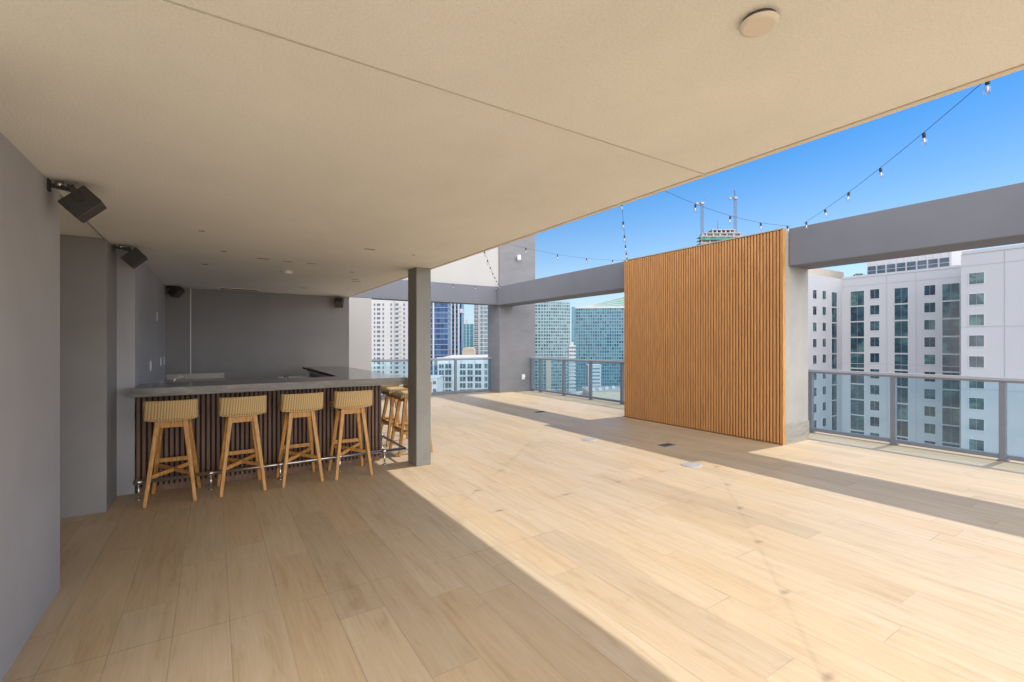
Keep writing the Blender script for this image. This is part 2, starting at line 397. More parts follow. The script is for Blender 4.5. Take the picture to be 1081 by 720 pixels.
# beams, corner pilaster, white wall
tag(BX(7.2, 7.8, -9, 3.553, 2.65, 3.21).build('roof_beam', M['beam'], bevel=.012), 'long grey beam running right from the slatted panel wall', 'beam')
tag(BX(7.2, 7.8, 6.703, 11.985, 2.65, 3.21).build('roof_beam', M['beam'], bevel=.012), 'grey beam between the slatted panel wall and the corner pier', 'beam')
tag(BX(2.31, 7.29, 12.0, 12.35, 2.665, 3.215).build('roof_beam', M['beam'], bevel=.012), 'grey beam below the white upper wall, behind the square column', 'beam')
cp = empty('corner_pier', (7.3, 11.99, 0)); tag(cp, 'tall trowelled grey pier at the far corner of the terrace', 'pier')
BX(0, 1.33, 0, .72, 0, 6.5).build('shaft', M['trowel'], cp, bevel=.012)
tag(BX(1.5, 7.295, 12.05, 12.3, 3.218, 6.5).build('upper_wall', M['white_render']), 'white rendered upper wall above the far grey beam', 'wall')
o = empty('wall_outlet', (8.151, 11.989, .45)); tag(o, 'white outdoor outlet box low on the far corner pier', 'outlet')
BX(-.05, .05, -.035, 0, -.08, .08).build('box', M['plate'], o, bevel=.008)
BX(-.042, .042, -.07, -.036, -.02, .07).build('cover', M['plate'], o, bevel=.01)
o = empty('spot_light', (7.95, 11.989, 4.18)); tag(o, 'small white spot lamp high on the far corner pier', 'spot light')
MB().tube([(0, -.01, .0), (0, -.09, -.02)], .022).build('arm', M['plate'], o)
MB().tube([(0, -.09, .03), (-.02, -.13, -.12)], .055, 14).build('lamp_head', M['plate'], o)

# slatted panel wall
pw = empty('slatted_wall', (7.03, 3.557, 0)); tag(pw, 'freestanding wall faced with vertical teak slats, pale concrete end', 'slatted wall')
PL = 3.15; H_ = 3.19
BX(.075, .775, 0, PL, 0, H_).build('core', M['concrete'], pw, bevel=.006)
BX(.072, .778, -.012, -.001, 0, .30).build('base_tile', M['base_tile'], pw)
BX(.052, .0745, .004, PL, .015, H_-.012).build('backing', M['slat_back'], pw)
s = MB(); n = 64
for k in range(n):
    y = .008+k*(PL-.016)/n; s.box(.006+random.uniform(0, .001), .0515, y, y+(PL-.016)/n*.66, .018, H_-.014)
s.build('slats', M['slat'], pw, bevel=.007, seg=2)
BX(0, .07, -.012, .003, .0, H_).build('edge_trim', M['teak'], pw, bevel=.002)
BX(-.002, .09, -.014, PL, H_-.011, H_+.008).build('top_trim', M['concrete'], pw, bevel=.002)
BX(.004, .05, .006, PL, 0, .017).build('bottom_trim', M['slat_back'], pw)

# ------------------------------------------------------------------ railings
def railing(p, q, posts, label, grp='glass railings around the terrace', ends=True):
    """p->q along X or Y; posts: distances from p"""
    p, q = Vector(p), Vector(q); d = (q-p); L = d.length
    root = empty('glass_railing', p, math.atan2(d.y, d.x)); tag(root, label, 'railing', grp)
    BX(0, L, -.034, .034, 1.025, 1.065).build('top_rail', M['alu_light'], root, bevel=.006)
    BX(0, L, -.026, .026, 1.00, 1.024).build('rail_channel', M['alu'], root)
    BX(0, L, -.028, .028, .03, .085).build('bottom_rail', M['alu'], root, bevel=.004)
    for x in posts:
        b = BX(x-.032, x+.032, -.035, .035, 0, .999).build('post', M['alu'], root, bevel=.004)
        BX(x-.05, x+.05, -.06, .06, .0, .012).build('foot_plate', M['alu'], b)
    xs = sorted(posts)
    if xs[-1] < L-.1: xs.append(L)
    if xs[0] > .1: xs.insert(0, 0)
    for a, b in zip(xs, xs[1:]):
        BX(a+.034, b-.034, -.006, .006, .086, .999).build('glass_panel', M['glass'], root)
    return root
railing((8.47, 3.85, 0), (8.47, -3.4, 0), [.03+1.13*k for k in range(7)], 'glass and grey metal railing right of the slatted panel wall')
railing((8.47, 6.95, 0), (8.47, 12.7, 0), [0.03+1.13*k for k in range(5)]+[5.0], 'glass and grey metal railing left of the slatted panel, before teal towers')
railing((3.44, 12.5, 0), (7.42, 12.5, 0), [.03+1.3*k for k in range(4)], 'glass and grey metal railing under the far beam beside the corner pier')

# ------------------------------------------------------------------ floor fittings
def drain(x, y, label):
    d = empty('floor_drain', (x, y, 0)); tag(d, label, 'drain', 'floor drains')
    BX(-.12, .12, -.075, .075, .0005, .006).build('frame', M['alu'], d)
    g = MB()
    for k in range(7): g.box(-.105+k*.032, -.09+k*.032, -.06, .06, .0065, .009)
    g.build('grate', M['mark'], d)
drain(5.614, 4.487, 'dark square floor drain in front of the slatted panel')
drain(5.995, 8.157, 'dark floor drain in the shadow band left of the slatted panel')
def cover(x, y, label):
    d = empty('floor_cover', (x, y, 0)); tag(d, label, 'floor cover', 'round floor covers')
    MB().lathe([(.125, .0005), (.125, .006), (.12, .008)], seg=36).build('rim', M['lower'], d)
    MB().lathe([(.105, .0085), (.105, .0105)], seg=36).build('lid', M['lid'], d)
cover(4.952, 3.589, 'round pale floor cover nearest the camera, ahead of the panel')
cover(4.928, 5.409, 'round pale floor cover farther back, left of the panel')

# ------------------------------------------------------------------ bar
bar = empty('bar_counter', (-.62, 5.88, 0)); tag(bar, 'L shaped bar counter with grey stone top and dark slatted front', 'bar')
bx = lambda x0, x1, y0, y1, z0, z1: BX(x0+.62, x1+.62, y0-5.88, y1-5.88, z0, z1)
MB().prism([(x+.62, y-5.88) for x, y in ((-.655, 5.62), (2.055, 5.62), (2.055, 9.0), (1.42, 9.0), (1.36, 6.28), (-.655, 6.28))], .985, 1.072).build('stone_top', M['stone'], bar, bevel=.004)
bx(-.645, 1.795, 5.915, 6.15, 0, .984).build('front_cabinet', M['bar_back'], bar)
bx(1.45, 1.795, 6.151, 8.95, 0, .984).build('side_cabinet', M['dark'], bar)
s = MB(); n = 54; p = 2.42/n
for k in range(n):
    x = -.64+k*p; s.box(x+.62, x+.62+p*.62, 5.885-5.88, 5.914-5.88, .06, .98)
s.build('front_slats', M['bar_slat'], bar, bevel=.002, seg=1)
s = MB(); n = 66; p = 3.02/n
for k in range(n):
    y = 5.92+k*p; s.box(1.796+.62, 1.822+.62, y-5.88, y-5.88+p*.62, .06, .98)
s.build('side_slats', M['bar_slat'], bar, bevel=.002, seg=1)
bx(-.64, 1.79, 5.895, 5.914, .001, .058).build('kick_board', M['bar_slat'], bar)
bx(1.345, 1.359, 6.45, 9.0, 1.045, 1.074).build('inner_edge', M['bar_back'], bar)
# foot rails
fr = empty('foot_rail', (0, 0, 0)); tag(fr, 'brushed steel foot rail along the front and side of the bar', 'foot rail')
MB().tube([(-.64, 5.66, .17), (2.04, 5.66, .17), (2.04, 8.9, .17)], .019, 14).build('tube', M['chrome'], fr)
for (x, y) in ((-.60, 5.66), (-.02, 5.66), (.62, 5.66), (1.25, 5.66), (1.78, 5.66), (2.04, 6.6), (2.04, 7.7)):
    p_ = MB().tube([(x, y, 0), (x, y, .152)], .010, 10).build('stanchion', M['chrome'], fr)
    MB().lathe([(.028, .0005), (.028, .008), (.014, .012)], (x, y, 0), 16).build('foot_plate', M['chrome'], p_)
    MB().tube([(x-.03, y, .17), (x+.03, y, .17)], .026, 14).build('clamp', M['chrome'], p_)
# back counter and sink corner
bc = empty('back_counter', (-.66, 8.9, 0)); tag(bc, 'low pale work counter in the back left corner behind the bar', 'counter')
BX(.003, .80, -.05, .54, .0, .86).build('cabinet', M['dark'], bc)
BX(.003, .84, -.08, .545, .862, .90).build('worktop', M['lower'], bc, bevel=.004)
BX(.02, .82, .53, .547, .901, .99).build('backsplash', M['lower'], bc)
lc = empty('side_worktop', (-.655, 6.3, 0)); tag(lc, 'slim white edged work counter along the left wall inside the bar', 'counter')
BX(.003, .45, 0, 2.5, 0, .85).build('cabinet', M['dark'], lc)
BX(.003, .48, 0, 2.51, .852, .885).build('worktop', M['lower'], lc, bevel=.003)
BX(.003, .03, .25, 2.51, .886, .955).build('backsplash', M['plate'], lc)
tp = empty('bar_tap', (-.42, 7.35, .885)); tag(tp, 'small steel tap on the work counter at the left wall', 'tap')
MB().tube([(0, 0, 0), (0, 0, .13), (.02, 0, .17), (.07, 0, .185), (.11, 0, .16)], .011, 10).build('spout', M['chrome'], tp)
MB().tube([(0, .04, .0), (0, .04, .05)], .012, 10).build('handle', M['chrome'], tp)
ib = empty('ice_bin', (1.05, 7.5, 0)); tag(ib, 'steel ice bin with pale lid tucked inside the bar corner', 'ice bin')
BX(-.15, .30, 0, .9, 0, .90).build('body', M['chrome'], ib, bevel=.006)
BX(-.17, .30, -.02, .92, .901, .955).build('lid', M['plate'], ib, bevel=.008)
MB().tube([(-.1, .2, .956), (-.1, .2, .985), (-.1, .6, .985), (-.1, .6, .956)], .008, 8).build('handle', M['black'], ib)

# switch plates on the left wall of the bar
for (y, z, lab) in ((7.242, 1.225, 'white outlet plate on the left bar wall, nearest and alone'), (8.581, 1.227, 'white outlet plate on the left bar wall, middle one of the low row'),
                    (9.124, 1.223, 'white outlet plate on the left bar wall, close to the back corner'), (8.037, 1.873, 'white switch plate high on the left bar wall')):
    o = empty('wall_plate', (-.655, y, z)); tag(o, lab, 'wall plate', 'white plates on the left bar wall')
    BX(0, .008, -.038, .038, -.062, .062).build('plate', M['plate'], o, bevel=.003)
    BX(.0082, .013, -.017, .017, -.034, .034).build('rocker', M['disc'], o, bevel=.002)

# ------------------------------------------------------------------ speakers
def speaker(name_loc, rz, label):
    r = empty('wall_speaker', name_loc, rz); tag(r, label, 'speaker', 'black wall speakers under the canopy')
    T = Matrix.Rotation(R(45), 4, 'Y')       # front looks along +X and down
    MB().box(-.058, .052, -.075, .075, -.079, .079, T).build('cabinet', M['black'], r, bevel=.004)
    MB().box(.0525, .061, -.072, .072, -.076, .076, T).build('grille', M['grille'], r, bevel=.003)
    b = MB()
    b.bar((-.145, 0, .055), (-.145, 0, .12), .05, .012, (1, 0, 0)); b.bar((-.145, 0, .09), (-.04, 0, .075), .03, .022)
    b.bar((-.04, -.085, .082), (-.04, .085, .082), .03, .006); b.bar((-.04, -.082, .082), (0, -.082, .0), .03, .006, (0, 1, 0)); b.bar((-.04, .082, .082), (0, .082, .0), .03, .006, (0, 1, 0))
    br = b.build('bracket', M['black'], r)
    MB().tube([(-.10, 0, .085), (-.10, 0, .115)], .018, 12).build('swivel', M['chrome'], br)
    return r
speaker((-.637, 3.625, 2.31), 0, 'black angled speaker at the top of the near left wall')
speaker((-.632, 5.68, 2.315), 0, 'black angled speaker on the stepped dark wall above the bar end')
speaker((-.50, 9.25, 2.34), R(-35), 'black speaker high in the back left corner of the bar')
speaker((2.06, 9.40, 2.29), R(-110), 'black speaker high at the right end of the back wall')

# ------------------------------------------------------------------ stools
def shell_bm():
    """woven seat shell: low wrapped backrest (toward -Y), one mesh"""
    m = MB(); bm = m.bm
    w = .212; nseg = 22
    prof = []
    for i in range(nseg+1):                # plan of the wrap: around the rear, a little up the sides
        t = -1+2*i/nseg; a = abs(t)
        if a < .84: x = t/.84*(w-.028); y = -.255+.024*(t/.84)**2
        else:
            q = (a-.84)/.16*math.pi/2; x = math.copysign(w-.028+.028*math.sin(q), t); y = -.231+.05*(1-math.cos(q))
        prof.append((x, y))
    rows = []
    for (z, o) in ((.79, .006), (.815, 0), (.875, -.006), (.945, -.014), (.968, -.016)):
        rows.append([(x, y+o, z) for x, y in prof])
    th = .030
    def inner(x, y, z): return (x*(1-th/w*.9), y+th, z)
    V = [[bm.verts.new(p) for p in r] for r in rows]; I = [[bm.verts.new(inner(*p)) for p in r] for r in rows]
    for S in (V, I):
        for a, b in zip(S, S[1:]):
            for k in range(nseg): bm.faces.new((a[k], a[k+1], b[k+1], b[k])).smooth = True
    for a, b in ((V[0], I[0]), (V[-1], I[-1])):
        for k in range(nseg): bm.faces.new((a[k], a[k+1], b[k+1], b[k]))
    for k in (0, -1):
        for j in range(len(V)-1): bm.faces.new((V[j][k], V[j+1][k], I[j+1][k], I[j][k]))
    return m
def seat_bm():
    m = MB(); bm = m.bm; nx, ny = 10, 10; top = []; bot = []
    for j in range(ny+1):
        y = -.222+.43*j/ny; tr = []; br = []
        for i in range(nx+1):
            u = -1+2*i/nx; x = u*.198*(1-.10*max(0, (j/ny-.75))*4*.3)
            z = .832-.020*(1-u*u)-.03*max(0, (j/ny-.8)/.2)**2
            tr.append(bm.verts.new((x, y, z))); br.append(bm.verts.new((x, y, z-.046)))
        top.append(tr); bot.append(br)
    for S in (top, bot):
        for a, b in zip(S, S[1:]):
            for k in range(nx): bm.faces.new((a[k], a[k+1], b[k+1], b[k])).smooth = True
    for k in range(nx):
        for j in (0, -1): bm.faces.new((top[j][k], top[j][k+1], bot[j][k+1], bot[j][k]))
    for j in range(ny):
        for k in (0, -1): bm.faces.new((top[j][k], top[j+1][k], bot[j+1][k], bot[j][k]))
    return m
def make_stool():
    r = empty('bar_stool'); tag(r, 'teak bar stool', 'bar stool', 'teak bar stools with woven backs')
    seat_bm().build('seat', M['weave'], r, bevel=.008)
    shell_bm().build('backrest', M['weave'], r, bevel=.006)
    zt = .775
    foot = lambda sx, sy: Vector((sx*.192, sy*.232, 0)); topp = lambda sx, sy: Vector((sx*.105, sy*.125-.02, zt))
    at_z = lambda sx, sy, z: foot(sx, sy).lerp(topp(sx, sy), z/zt)
    for sx in (-1, 1):
        for sy in (-1, 1):
            MB().bar(foot(sx, sy), topp(sx, sy), .030, .036, (0, 1, 0), .042, .050).build('leg', M['teak'], r, bevel=.006)
    for sy in (-1, 1):
        a = at_z(-1, sy, .735); b = at_z(1, sy, .735)
        MB().bar(a, b, .024, .062).build('apron', M['teak'], r, bevel=.004)
    for sx in (-1, 1):
        MB().bar(at_z(sx, -1, .745), at_z(sx, 1, .745), .024, .045).build('apron', M['teak'], r, bevel=.004)
    MB().bar(at_z(-1, 1, .335), at_z(1, 1, .335), .022, .042).build('footrest', M['teak'], r, bevel=.004)
    MB().bar(at_z(-1, -1, .26), at_z(1, 1, .29), .022, .036).build('cross_brace', M['teak'], r, bevel=.004)
    MB().bar(at_z(1, -1, .26)+Vector((0, 0, .0)), at_z(-1, 1, .29), .021, .034).build('cross_brace', M['teak'], r, bevel=.004)
    return r
stool = make_stool()
spots = [(-.322, 5.585, -3, 'teak bar stool farthest left in the front row, by the dark wall'),
         (.246, 5.565, 2, 'teak bar stool second from the left along the bar front'),
         (.800, 5.570, 1, 'teak bar stool third from the left along the bar front'),
         (1.335, 5.540, -2, 'teak bar stool nearest the square column in the front row'),
         (2.30, 6.15, 90, 'teak bar stool on the sunlit side of the bar just behind the column'),
         (2.34, 6.80, 92, 'teak bar stool on the sunlit side of the bar, second from the column'),
         (2.34, 7.50, 89, 'teak bar stool on the sunlit side of the bar, farthest from the column')]
for i, (x, y, a, lab) in enumerate(spots):
    o = stool if i == 0 else copy_tree(stool)
    o.location = (x, y, 0); o.rotation_euler = (0, 0, R(a)); o['label'] = lab

# ------------------------------------------------------------------ string lights
def bulb_proto():
    b = MB().lathe([(.008, -.045), (.014, -.058), (.026, -.082), (.031, -.105), (.028, -.125), (.016, -.142), (.003, -.147)], seg=14).build('bulb', M['bulb'])
    s = MB().lathe([(.015, -.05), (.017, -.045), (.017, -.005), (.009, .006)], seg=12).build('socket', M['cable'], b)
    f = MB().lathe([(.004, -.06), (.010, -.075), (.010, -.10), (.004, -.115)], seg=8).build('filament_core', M['plate'], b)
    return b
proto = None
def string_light(p, q, sag, label, first=.25, step=.74):
    global proto
    p, q = Vector(p), Vector(q); L = (q-p).length
    r = empty('string_light', p); tag(r, label, 'string lights', 'string lights above the deck')
    pt = lambda t: (q-p)*t+Vector((0, 0, -sag*4*t*(1-t)))
    MB().tube([pt(k/20) for k in range(21)], .0021, 6).build('cable', M['cable'], r)
    dd = first
    while dd < L-.1:
        if proto is None: b = proto = bulb_proto(); b.parent = r
        else: b = copy_tree(proto, r)
        b.location = pt(dd/L)-Vector((0, 0, .005)); b.scale = (.72,)*3; b.rotation_euler = (R(random.uniform(-9, 9)), R(random.uniform(-9, 9)), random.uniform(0, 6))
        dd += step
string_light((7.17, 3.33, 3.235), (3.75, .42, 3.28), .07, 'string of clear bulbs slanting up right from the beam end', .12)
string_light((7.17, 3.50, 3.235), (3.75, 3.42, 3.28), .12, 'string of clear bulbs from the panel corner to the canopy edge', .12, .74)
string_light((7.17, 6.72, 3.235), (3.75, 3.62, 3.28), .10, 'steep string of clear bulbs at the left end of the slatted panel', .3)
string_light((7.17, 6.85, 3.235), (3.75, 6.72, 3.28), .10, 'string of clear bulbs crossing the sky left of the slatted panel', .3)
string_light((7.27, 11.93, 3.235), (3.75, 6.8, 3.28), .10, 'slanting string of clear bulbs against the white upper wall', .15)
string_light((7.25, 11.96, 3.235), (2.6, 11.6, 3.52), .2, 'string of clear bulbs sagging along the top of the far beam', .1)

# ------------------------------------------------------------------ the city
YAW = R(32.86)
def site(px, depth):
    """ground position at a bearing (px: tangent units of the lens) and a depth in metres"""
    k = (px-540.5)/488.4
    return Vector((math.sin(YAW)+math.cos(YAW)*k, math.cos(YAW)-math.sin(YAW)*k, 0))*depth
def tower(name, label, px0, px1, depth, twist=0, cat='tower', group=None):
    """Empty at the foot of a tower, its local -Y side turned to the terrace; returns (root, width)"""
    a, b = site(px0, depth), site(px1, depth)
    r = empty(name, ((a.x+b.x)/2, (a.y+b.y)/2, GZ), math.atan2(b.y-a.y, b.x-a.x)+R(twist))
    tag(r, label, cat, group); return r, (b-a).length
zt = lambda y, depth: 1.5+(362.5-y)*depth/488.4-GZ       # local height of a roof line
def rep(mesh_obj, parent, locs, name):
    out = []
    for i, l in enumerate(locs):
        o = mesh_obj if i == 0 else mesh_obj.copy()
        if i: C.objects.link(o)
        o.parent = parent; o.location = l; out.append(o)
    return out

# -- white hotel block on the right: main front faces -X
hb = empty('hotel_block', (96.6, 15.0, GZ)); tag(hb, 'white hotel block with teal windows filling the right of the skyline', 'building')
O = Vector((96.6, 15.0, GZ))
def hbx(x0, x1, y0, y1, z0, z1): return BX(x0-O.x, x1-O.x, y0-O.y, y1-O.y, z0-O.z, z1-O.z)
hbx(110, 150, 22.3, 60, GZ, 14.8).build('main_wall', M['white_wall'], hb)
hbx(96.6, 150, -40, 22.298, GZ, 15.1).build('forward_wall', M['white_wall'], hb)
hbx(94.0, 109.99, 43.6, 60, GZ, 14.85).build('wing_wall', M['white_wall'], hb)
hbx(109.9, 110.6, 22.31, 43.59, 14.81, 15.25).build('parapet', M['white_wall'], hb)
hbx(96.5, 97.2, -40, 22.2, 15.11, 15.6).build('parapet', M['white_wall'], hb)
hbx(103, 132, 52, 60, 14.86, 19.2).build('stair_head', M['tan_wall'], hb)
hbx(110, 135, 2, 12, 15.2, 19.0).build('roof_room', M['tan_wall'], hb)
hbx(104, 106, 9, 16, 17.2, 18.6).build('roof_duct', M['white_wall_b'], hb)
hbx(104.4, 105.6, 9.5, 15.5, 15.12, 17.19).build('duct_stand', M['raw'], hb)
def window_mesh(name, w, h, axis, parts):
    """a window w by h centred on its origin, looking along -X (axis x) or -Y (axis y); frame is a sub-part"""
    g = MB(); f = MB()
    def put(m, u0, u1, v0, v1, d0, d1):
        if axis == 'x': m.box(d0, d1, u0, u1, v0, v1)
        else: m.box(u0, u1, d0, d1, v0, v1)
    put(g, -w/2, w/2, -h/2, h/2, -.03, .2)
    t = .09
    put(f, -w/2-t, w/2+t, h/2, h/2+t, -.07, .1); put(f, -w/2-t, w/2+t, -h/2-t, -h/2, -.07, .1)
    put(f, -w/2-t, -w/2, -h/2, h/2, -.07, .1); put(f, w/2, w/2+t, -h/2, h/2, -.07, .1)
    go = g.build(name, M['win'], hb); f.build('frame', M['frame_white'], go)
    mu = MB()
    for k in range(1, parts): put(mu, -w/2+w*k/parts-.035, -w/2+w*k/parts+.035, -h/2, h/2, -.06, -.031)
    if parts > 1: mu.build('mullion', M['alu'], go)
    else: mu.bm.free()
    return go
def wcol(name, w, h, axis, c, ztop, n, pitch=3.16, parts=2):
    src = window_mesh(name, w, h, axis, parts)
    for k in range(n):
        o = src if k == 0 else copy_tree(src, hb)
        o.location = Vector((c[0], c[1], ztop-h/2-k*pitch))-O
nr = 11
wcol('tall_window', 2.35, 2.92, 'x', (110, 40.9), 12.1, nr)
wcol('small_window', 1.50, 1.83, 'x', (110, 37.95), 12.2, nr)
wcol('tall_window', 2.05, 2.90, 'x', (110, 33.76), 12.05, nr)
wcol('small_window', 1.55, 1.78, 'x', (110, 29.58), 12.1, nr)
wcol('tall_window', 2.30, 2.92, 'x', (110, 26.7), 12.1, nr)
wcol('forward_window', 1.62, 1.66, 'x', (96.6, 20.57), 12.13, nr, 3.145)
wcol('wing_window', 1.45, 1.65, 'y', (98.1, 43.6), 11.85, nr)
wcol('wing_window', 1.45, 1.62, 'y', (101.97, 43.6), 11.93, nr)
wcol('tall_window', 2.3, 2.92, 'y', (106.3, 43.6), 11.9, nr, parts=1)
for y in (31.55, 36.0, 24.2): hbx(109.96, 109.999, y-.05, y+.05, GZ, 14.8).build('panel_joint', M['facade_joint'], hb)
for z in (13.2, -2.6): hbx(109.965, 109.999, 22.31, 43.59, z-.05, z+.05).build('panel_joint', M['facade_joint'], hb)
for y in (17.6, 12.4, 7.0): hbx(96.56, 96.599, y-.05, y+.05, GZ, 15.1).build('panel_joint', M['facade_joint'], hb)
for z in (13.3, 4.0, -5.4): hbx(96.565, 96.599, -40, 22.29, z-.05, z+.05).build('panel_joint', M['facade_joint'], hb)
# penthouse on its roof
ph = empty('roof_penthouse', (124, 30, 14.85)); tag(ph, 'pale panelled penthouse with a dark window row on the hotel roof', 'penthouse')
BX(0, 14, 0, 14.3, 0, 9).build('wall', M['white_wall_b'], ph)
for k in range(8):
    f = BX(-.12, -.001, .35+k*1.75, .35+k*1.75+1.45, 1.9, 3.9).build('window', M['win_far'], ph)
    BX(-.2, -.121, .35+k*1.75, .35+k*1.75+1.45, 2.85, 2.97).build('sill', M['raw'], f)
for k in range(12): BX(-.10, -.002, .2+k*1.2, .32+k*1.2, 4.2, 9).build('panel_rib', M['frame_white'], ph)
pl = empty('roof_palm', site(906.5, 104)+Vector((0, 0, 14.9))); tag(pl, 'little green palm showing over the hotel wing parapet', 'palm')
MB().tube([(0, 0, -1), (0, 0, 2.2)], .12, 8).build('trunk', M['tan_wall'], pl)
c = MB()
for k in range(16):
    a = k*2.4; L = random.uniform(.9, 1.3); dx, dy = math.cos(a), math.sin(a)
    q = [Vector((dx*L*t, dy*L*t, 2.2+.7*t-1.2*t*t+random.uniform(-.05, .05))) for t in (0, .35, .7, 1)]
    for u, v in zip(q, q[1:]): c.bar(u, v, .16, .02)
c.build('crown', M['leaf'], pl)

# -- white apartment tower seen over the bar
D = 330
t, W = tower('apartment_tower', 'white apartment tower with columns of small dark windows, above the bar counter', 381, 459, D, -4)
H0 = 118
BX(-W/2, W/2, 0, 22, 0, H0).build('wall', M['white_wall_b'], t)
BX(-W*.055-.4, -W*.055+.4, -.5, -.01, 0, H0).build('pilaster', M['white_wall'], t)
pxm = D/488.4; pit = 4.75*pxm; cols = [(394.8, .0, 1), (399.2, .0, 2.1), (404.2, 0, 1), (412.8, 0, 1), (418.9, 0, 2.1), (426.8, 0, 1), (434, 0, 1), (440, 0, 2.1), (447, 0, 1)]
cnt = 0; extra = MB()
for r_ in range(21):
    z = zt(321.6+r_*4.75, D)
    for px, _, k in cols:
        x = (px-420)*pxm; w_, h_ = 1.15*k, 1.75
        if px < 431 and cnt < 100:
            BX(x-w_/2, x+w_/2, -.06, .1, z-h_/2, z+h_/2).build('window', M['win_far'], t); cnt += 1
        else: extra.box(x-w_/2, x+w_/2, -.06, .1, z-h_/2, z+h_/2)
e_ = extra.build('window_rows', M['win_far'], t); e_['kind'] = 'stuff'
for px in (418.9, 440):
    for r_ in range(21):
        z = zt(322.6+r_*4.75, D); x = (px-420+3.2)*pxm
        BX(x-.9, x+.9, -1.1, -.07, z-1.0, z-.75).build('balcony', M['frame_white'], t) if px < 430 else None

# -- deep blue banded tower
D = 281
t, W = tower('banded_tower', 'deep blue glass tower with white floor bands, just right of the column', 440, 472.5, D, 2)
BX(-W/2, W/2, 0, 20, 0, 125).build('glass_wall', M['panesC'], t)
for k in range(30): BX(-W/2-.3, W/2+.3, -.5, 20.3, 124-k*3.2-.4, 124-k*3.2).build('floor_band', M['pale_blue'], t)
BX(W*.02, W*.02+.9, -.5, -.01, 0, 125).build('pier', M['white_wall'], t)
# -- striped tower
D = 345
t, W = tower('striped_tower', 'slim tower with white vertical piers and blue glass strips', 472.8, 487.2, D, 0)
BX(-W/2, W/2, 0, 18, 0, 128).build('glass_wall', M['panesC'], t)
k_ = D/488.4
for (a, b) in ((472.8, 477.3), (479.6, 481.2), (483.3, 485.2)):
    BX((a-480)*k_, (b-480)*k_, -.7, -.01, 0, 128).build('pier', M['white_wall_b'], t)
BX((475-480)*k_-.5, (475-480)*k_+.5, -.8, -.71, 0, 126).build('window_strip', M['panesD'], t)
BX((485.6-480)*k_, W/2+.4, -.4, 16, zt(326, D)-3, zt(326, D)).build('cap', M['white_wall_b'], t)
for k in range(26): BX((477.3-480)*k_, (483.3-480)*k_, -.3, -.01, 118-k*3.3, 118-k*3.3+.5).build('floor_band', M['blue_spandrel'], t)
# -- small teal tower in the gap
D = 520
t, W = tower('teal_tower', 'distant teal glass tower in the gap between two striped towers', 486.5, 501.5, D, 0)
BX(-W/2, W/2, 0, 20, 0, zt(342, D)).build('glass_wall', M['teal_glass'], t)
BX(-W/2+.8, -W/2+6, 1, 14, zt(342, D), zt(336.8, D)).build('roof_room', M['white_wall'], t)
for u in (-.42, -.12, .12, .40): BX(u*W-.55, u*W+.55, -.6, -.01, 0, zt(342, D)).build('pier', M['light_teal'], t)
for k in range(24): BX(-W/2, W/2, -.3, -.012, zt(342, D)-3-k*3.4, zt(342, D)-2.4-k*3.4).build('floor_band', M['blue_spandrel'], t)
# -- tower at the right of the gap
D = 365
t, W = tower('slate_tower', 'tall slate blue tower with close window columns left of the corner pier', 500.5, 527, D, 0)
BX(-W/2, W/2, 0, 20, 0, 122).build('glass_wall', M['panesD'], t)
k_ = D/488.4
for (a, b) in ((505, 506.6), (509.5, 510.5), (515.6, 516.4), (518.8, 519.4), (524, 525)):
    BX((a-513.75)*k_, (b-513.75)*k_, -.7, -.01, 0, 122).build('pier', M['white_wall_b'], t)
for k in range(27): BX((500.5-513.75)*k_, (504.8-513.75)*k_, -1.2, -.01, 120-k*3.2, 120.9-k*3.2).build('balcony', M['raw'], t)
# -- beige vaulted building
D = 345
t, W = tower('vaulted_hall', 'beige roofed low building beyond the white flat roof', 487.5, 501, D, 0, 'building')
BX(-W/2, W/2, 0, 12, 0, zt(370, D)).build('wall', M['tan_wall'], t)
pf = [(-W/2*math.cos(a), math.sin(a)) for a in [math.pi*k/12 for k in range(13)]]
v = MB(); za = zt(370, D)
A = [v.bm.verts.new((x, -.3, za+s_*2.6)) for x, s_ in pf]; B = [v.bm.verts.new((x, 12, za+s_*2.6)) for x, s_ in pf]
v.bm.faces.new(A); v.bm.faces.new(B[::-1])
for k in range(12): v.bm.faces.new((A[k], A[k+1], B[k+1], B[k]))
v.bm.faces.new((A[0], B[0], B[-1], A[-1])); v.build('vault_roof', M['tan_wall'], t)
# -- white flat roofed block behind the far railing
D = 215
t, W = tower('white_flats', 'white flat roofed apartment block below, behind the far railing', 462, 531, D, 1, 'building')
ztop = zt(378.3, D)
BX(-W/2, W/2, 0, 62, 0, ztop).build('wall', M['white_wall'], t)
BX(-W/2+.4, W/2-.4, .4, 61.6, ztop, ztop+.04).build('roof', M['white_wall_b'], t)
BX(-W/2-.3, W/2+.3, -.3, .4, ztop-.4, ztop+.5).build('parapet', M['white_wall_b'], t)
k_ = D/488.4
for r_ in range(7):
    z = ztop-3.6-r_*3.0
    for (a, b, bal) in ((463.5, 468.5, 1), (470, 476.5, 1), (485.5, 491.5, 0), (493.5, 499, 1), (501.5, 508, 0), (511.5, 514.5, 0)):
        x0, x1 = (a-496.5)*k_, (b-496.5)*k_
        wdw = BX(x0, x1, -.05, .1, z-1.1, z+1.1).build('window', M['win'], t)
        BX((x0+x1)/2-.07, (x0+x1)/2+.07, -.1, -.051, z-1.1, z+1.1).build('mullion', M['frame_white'], wdw)
        if bal and (r_+int(a)) % 2 == 0: BX(x0-.2, x1+.3, -1.3, -.06, z-1.5, z-1.15).build('balcony', M['white_wall_b'], t)
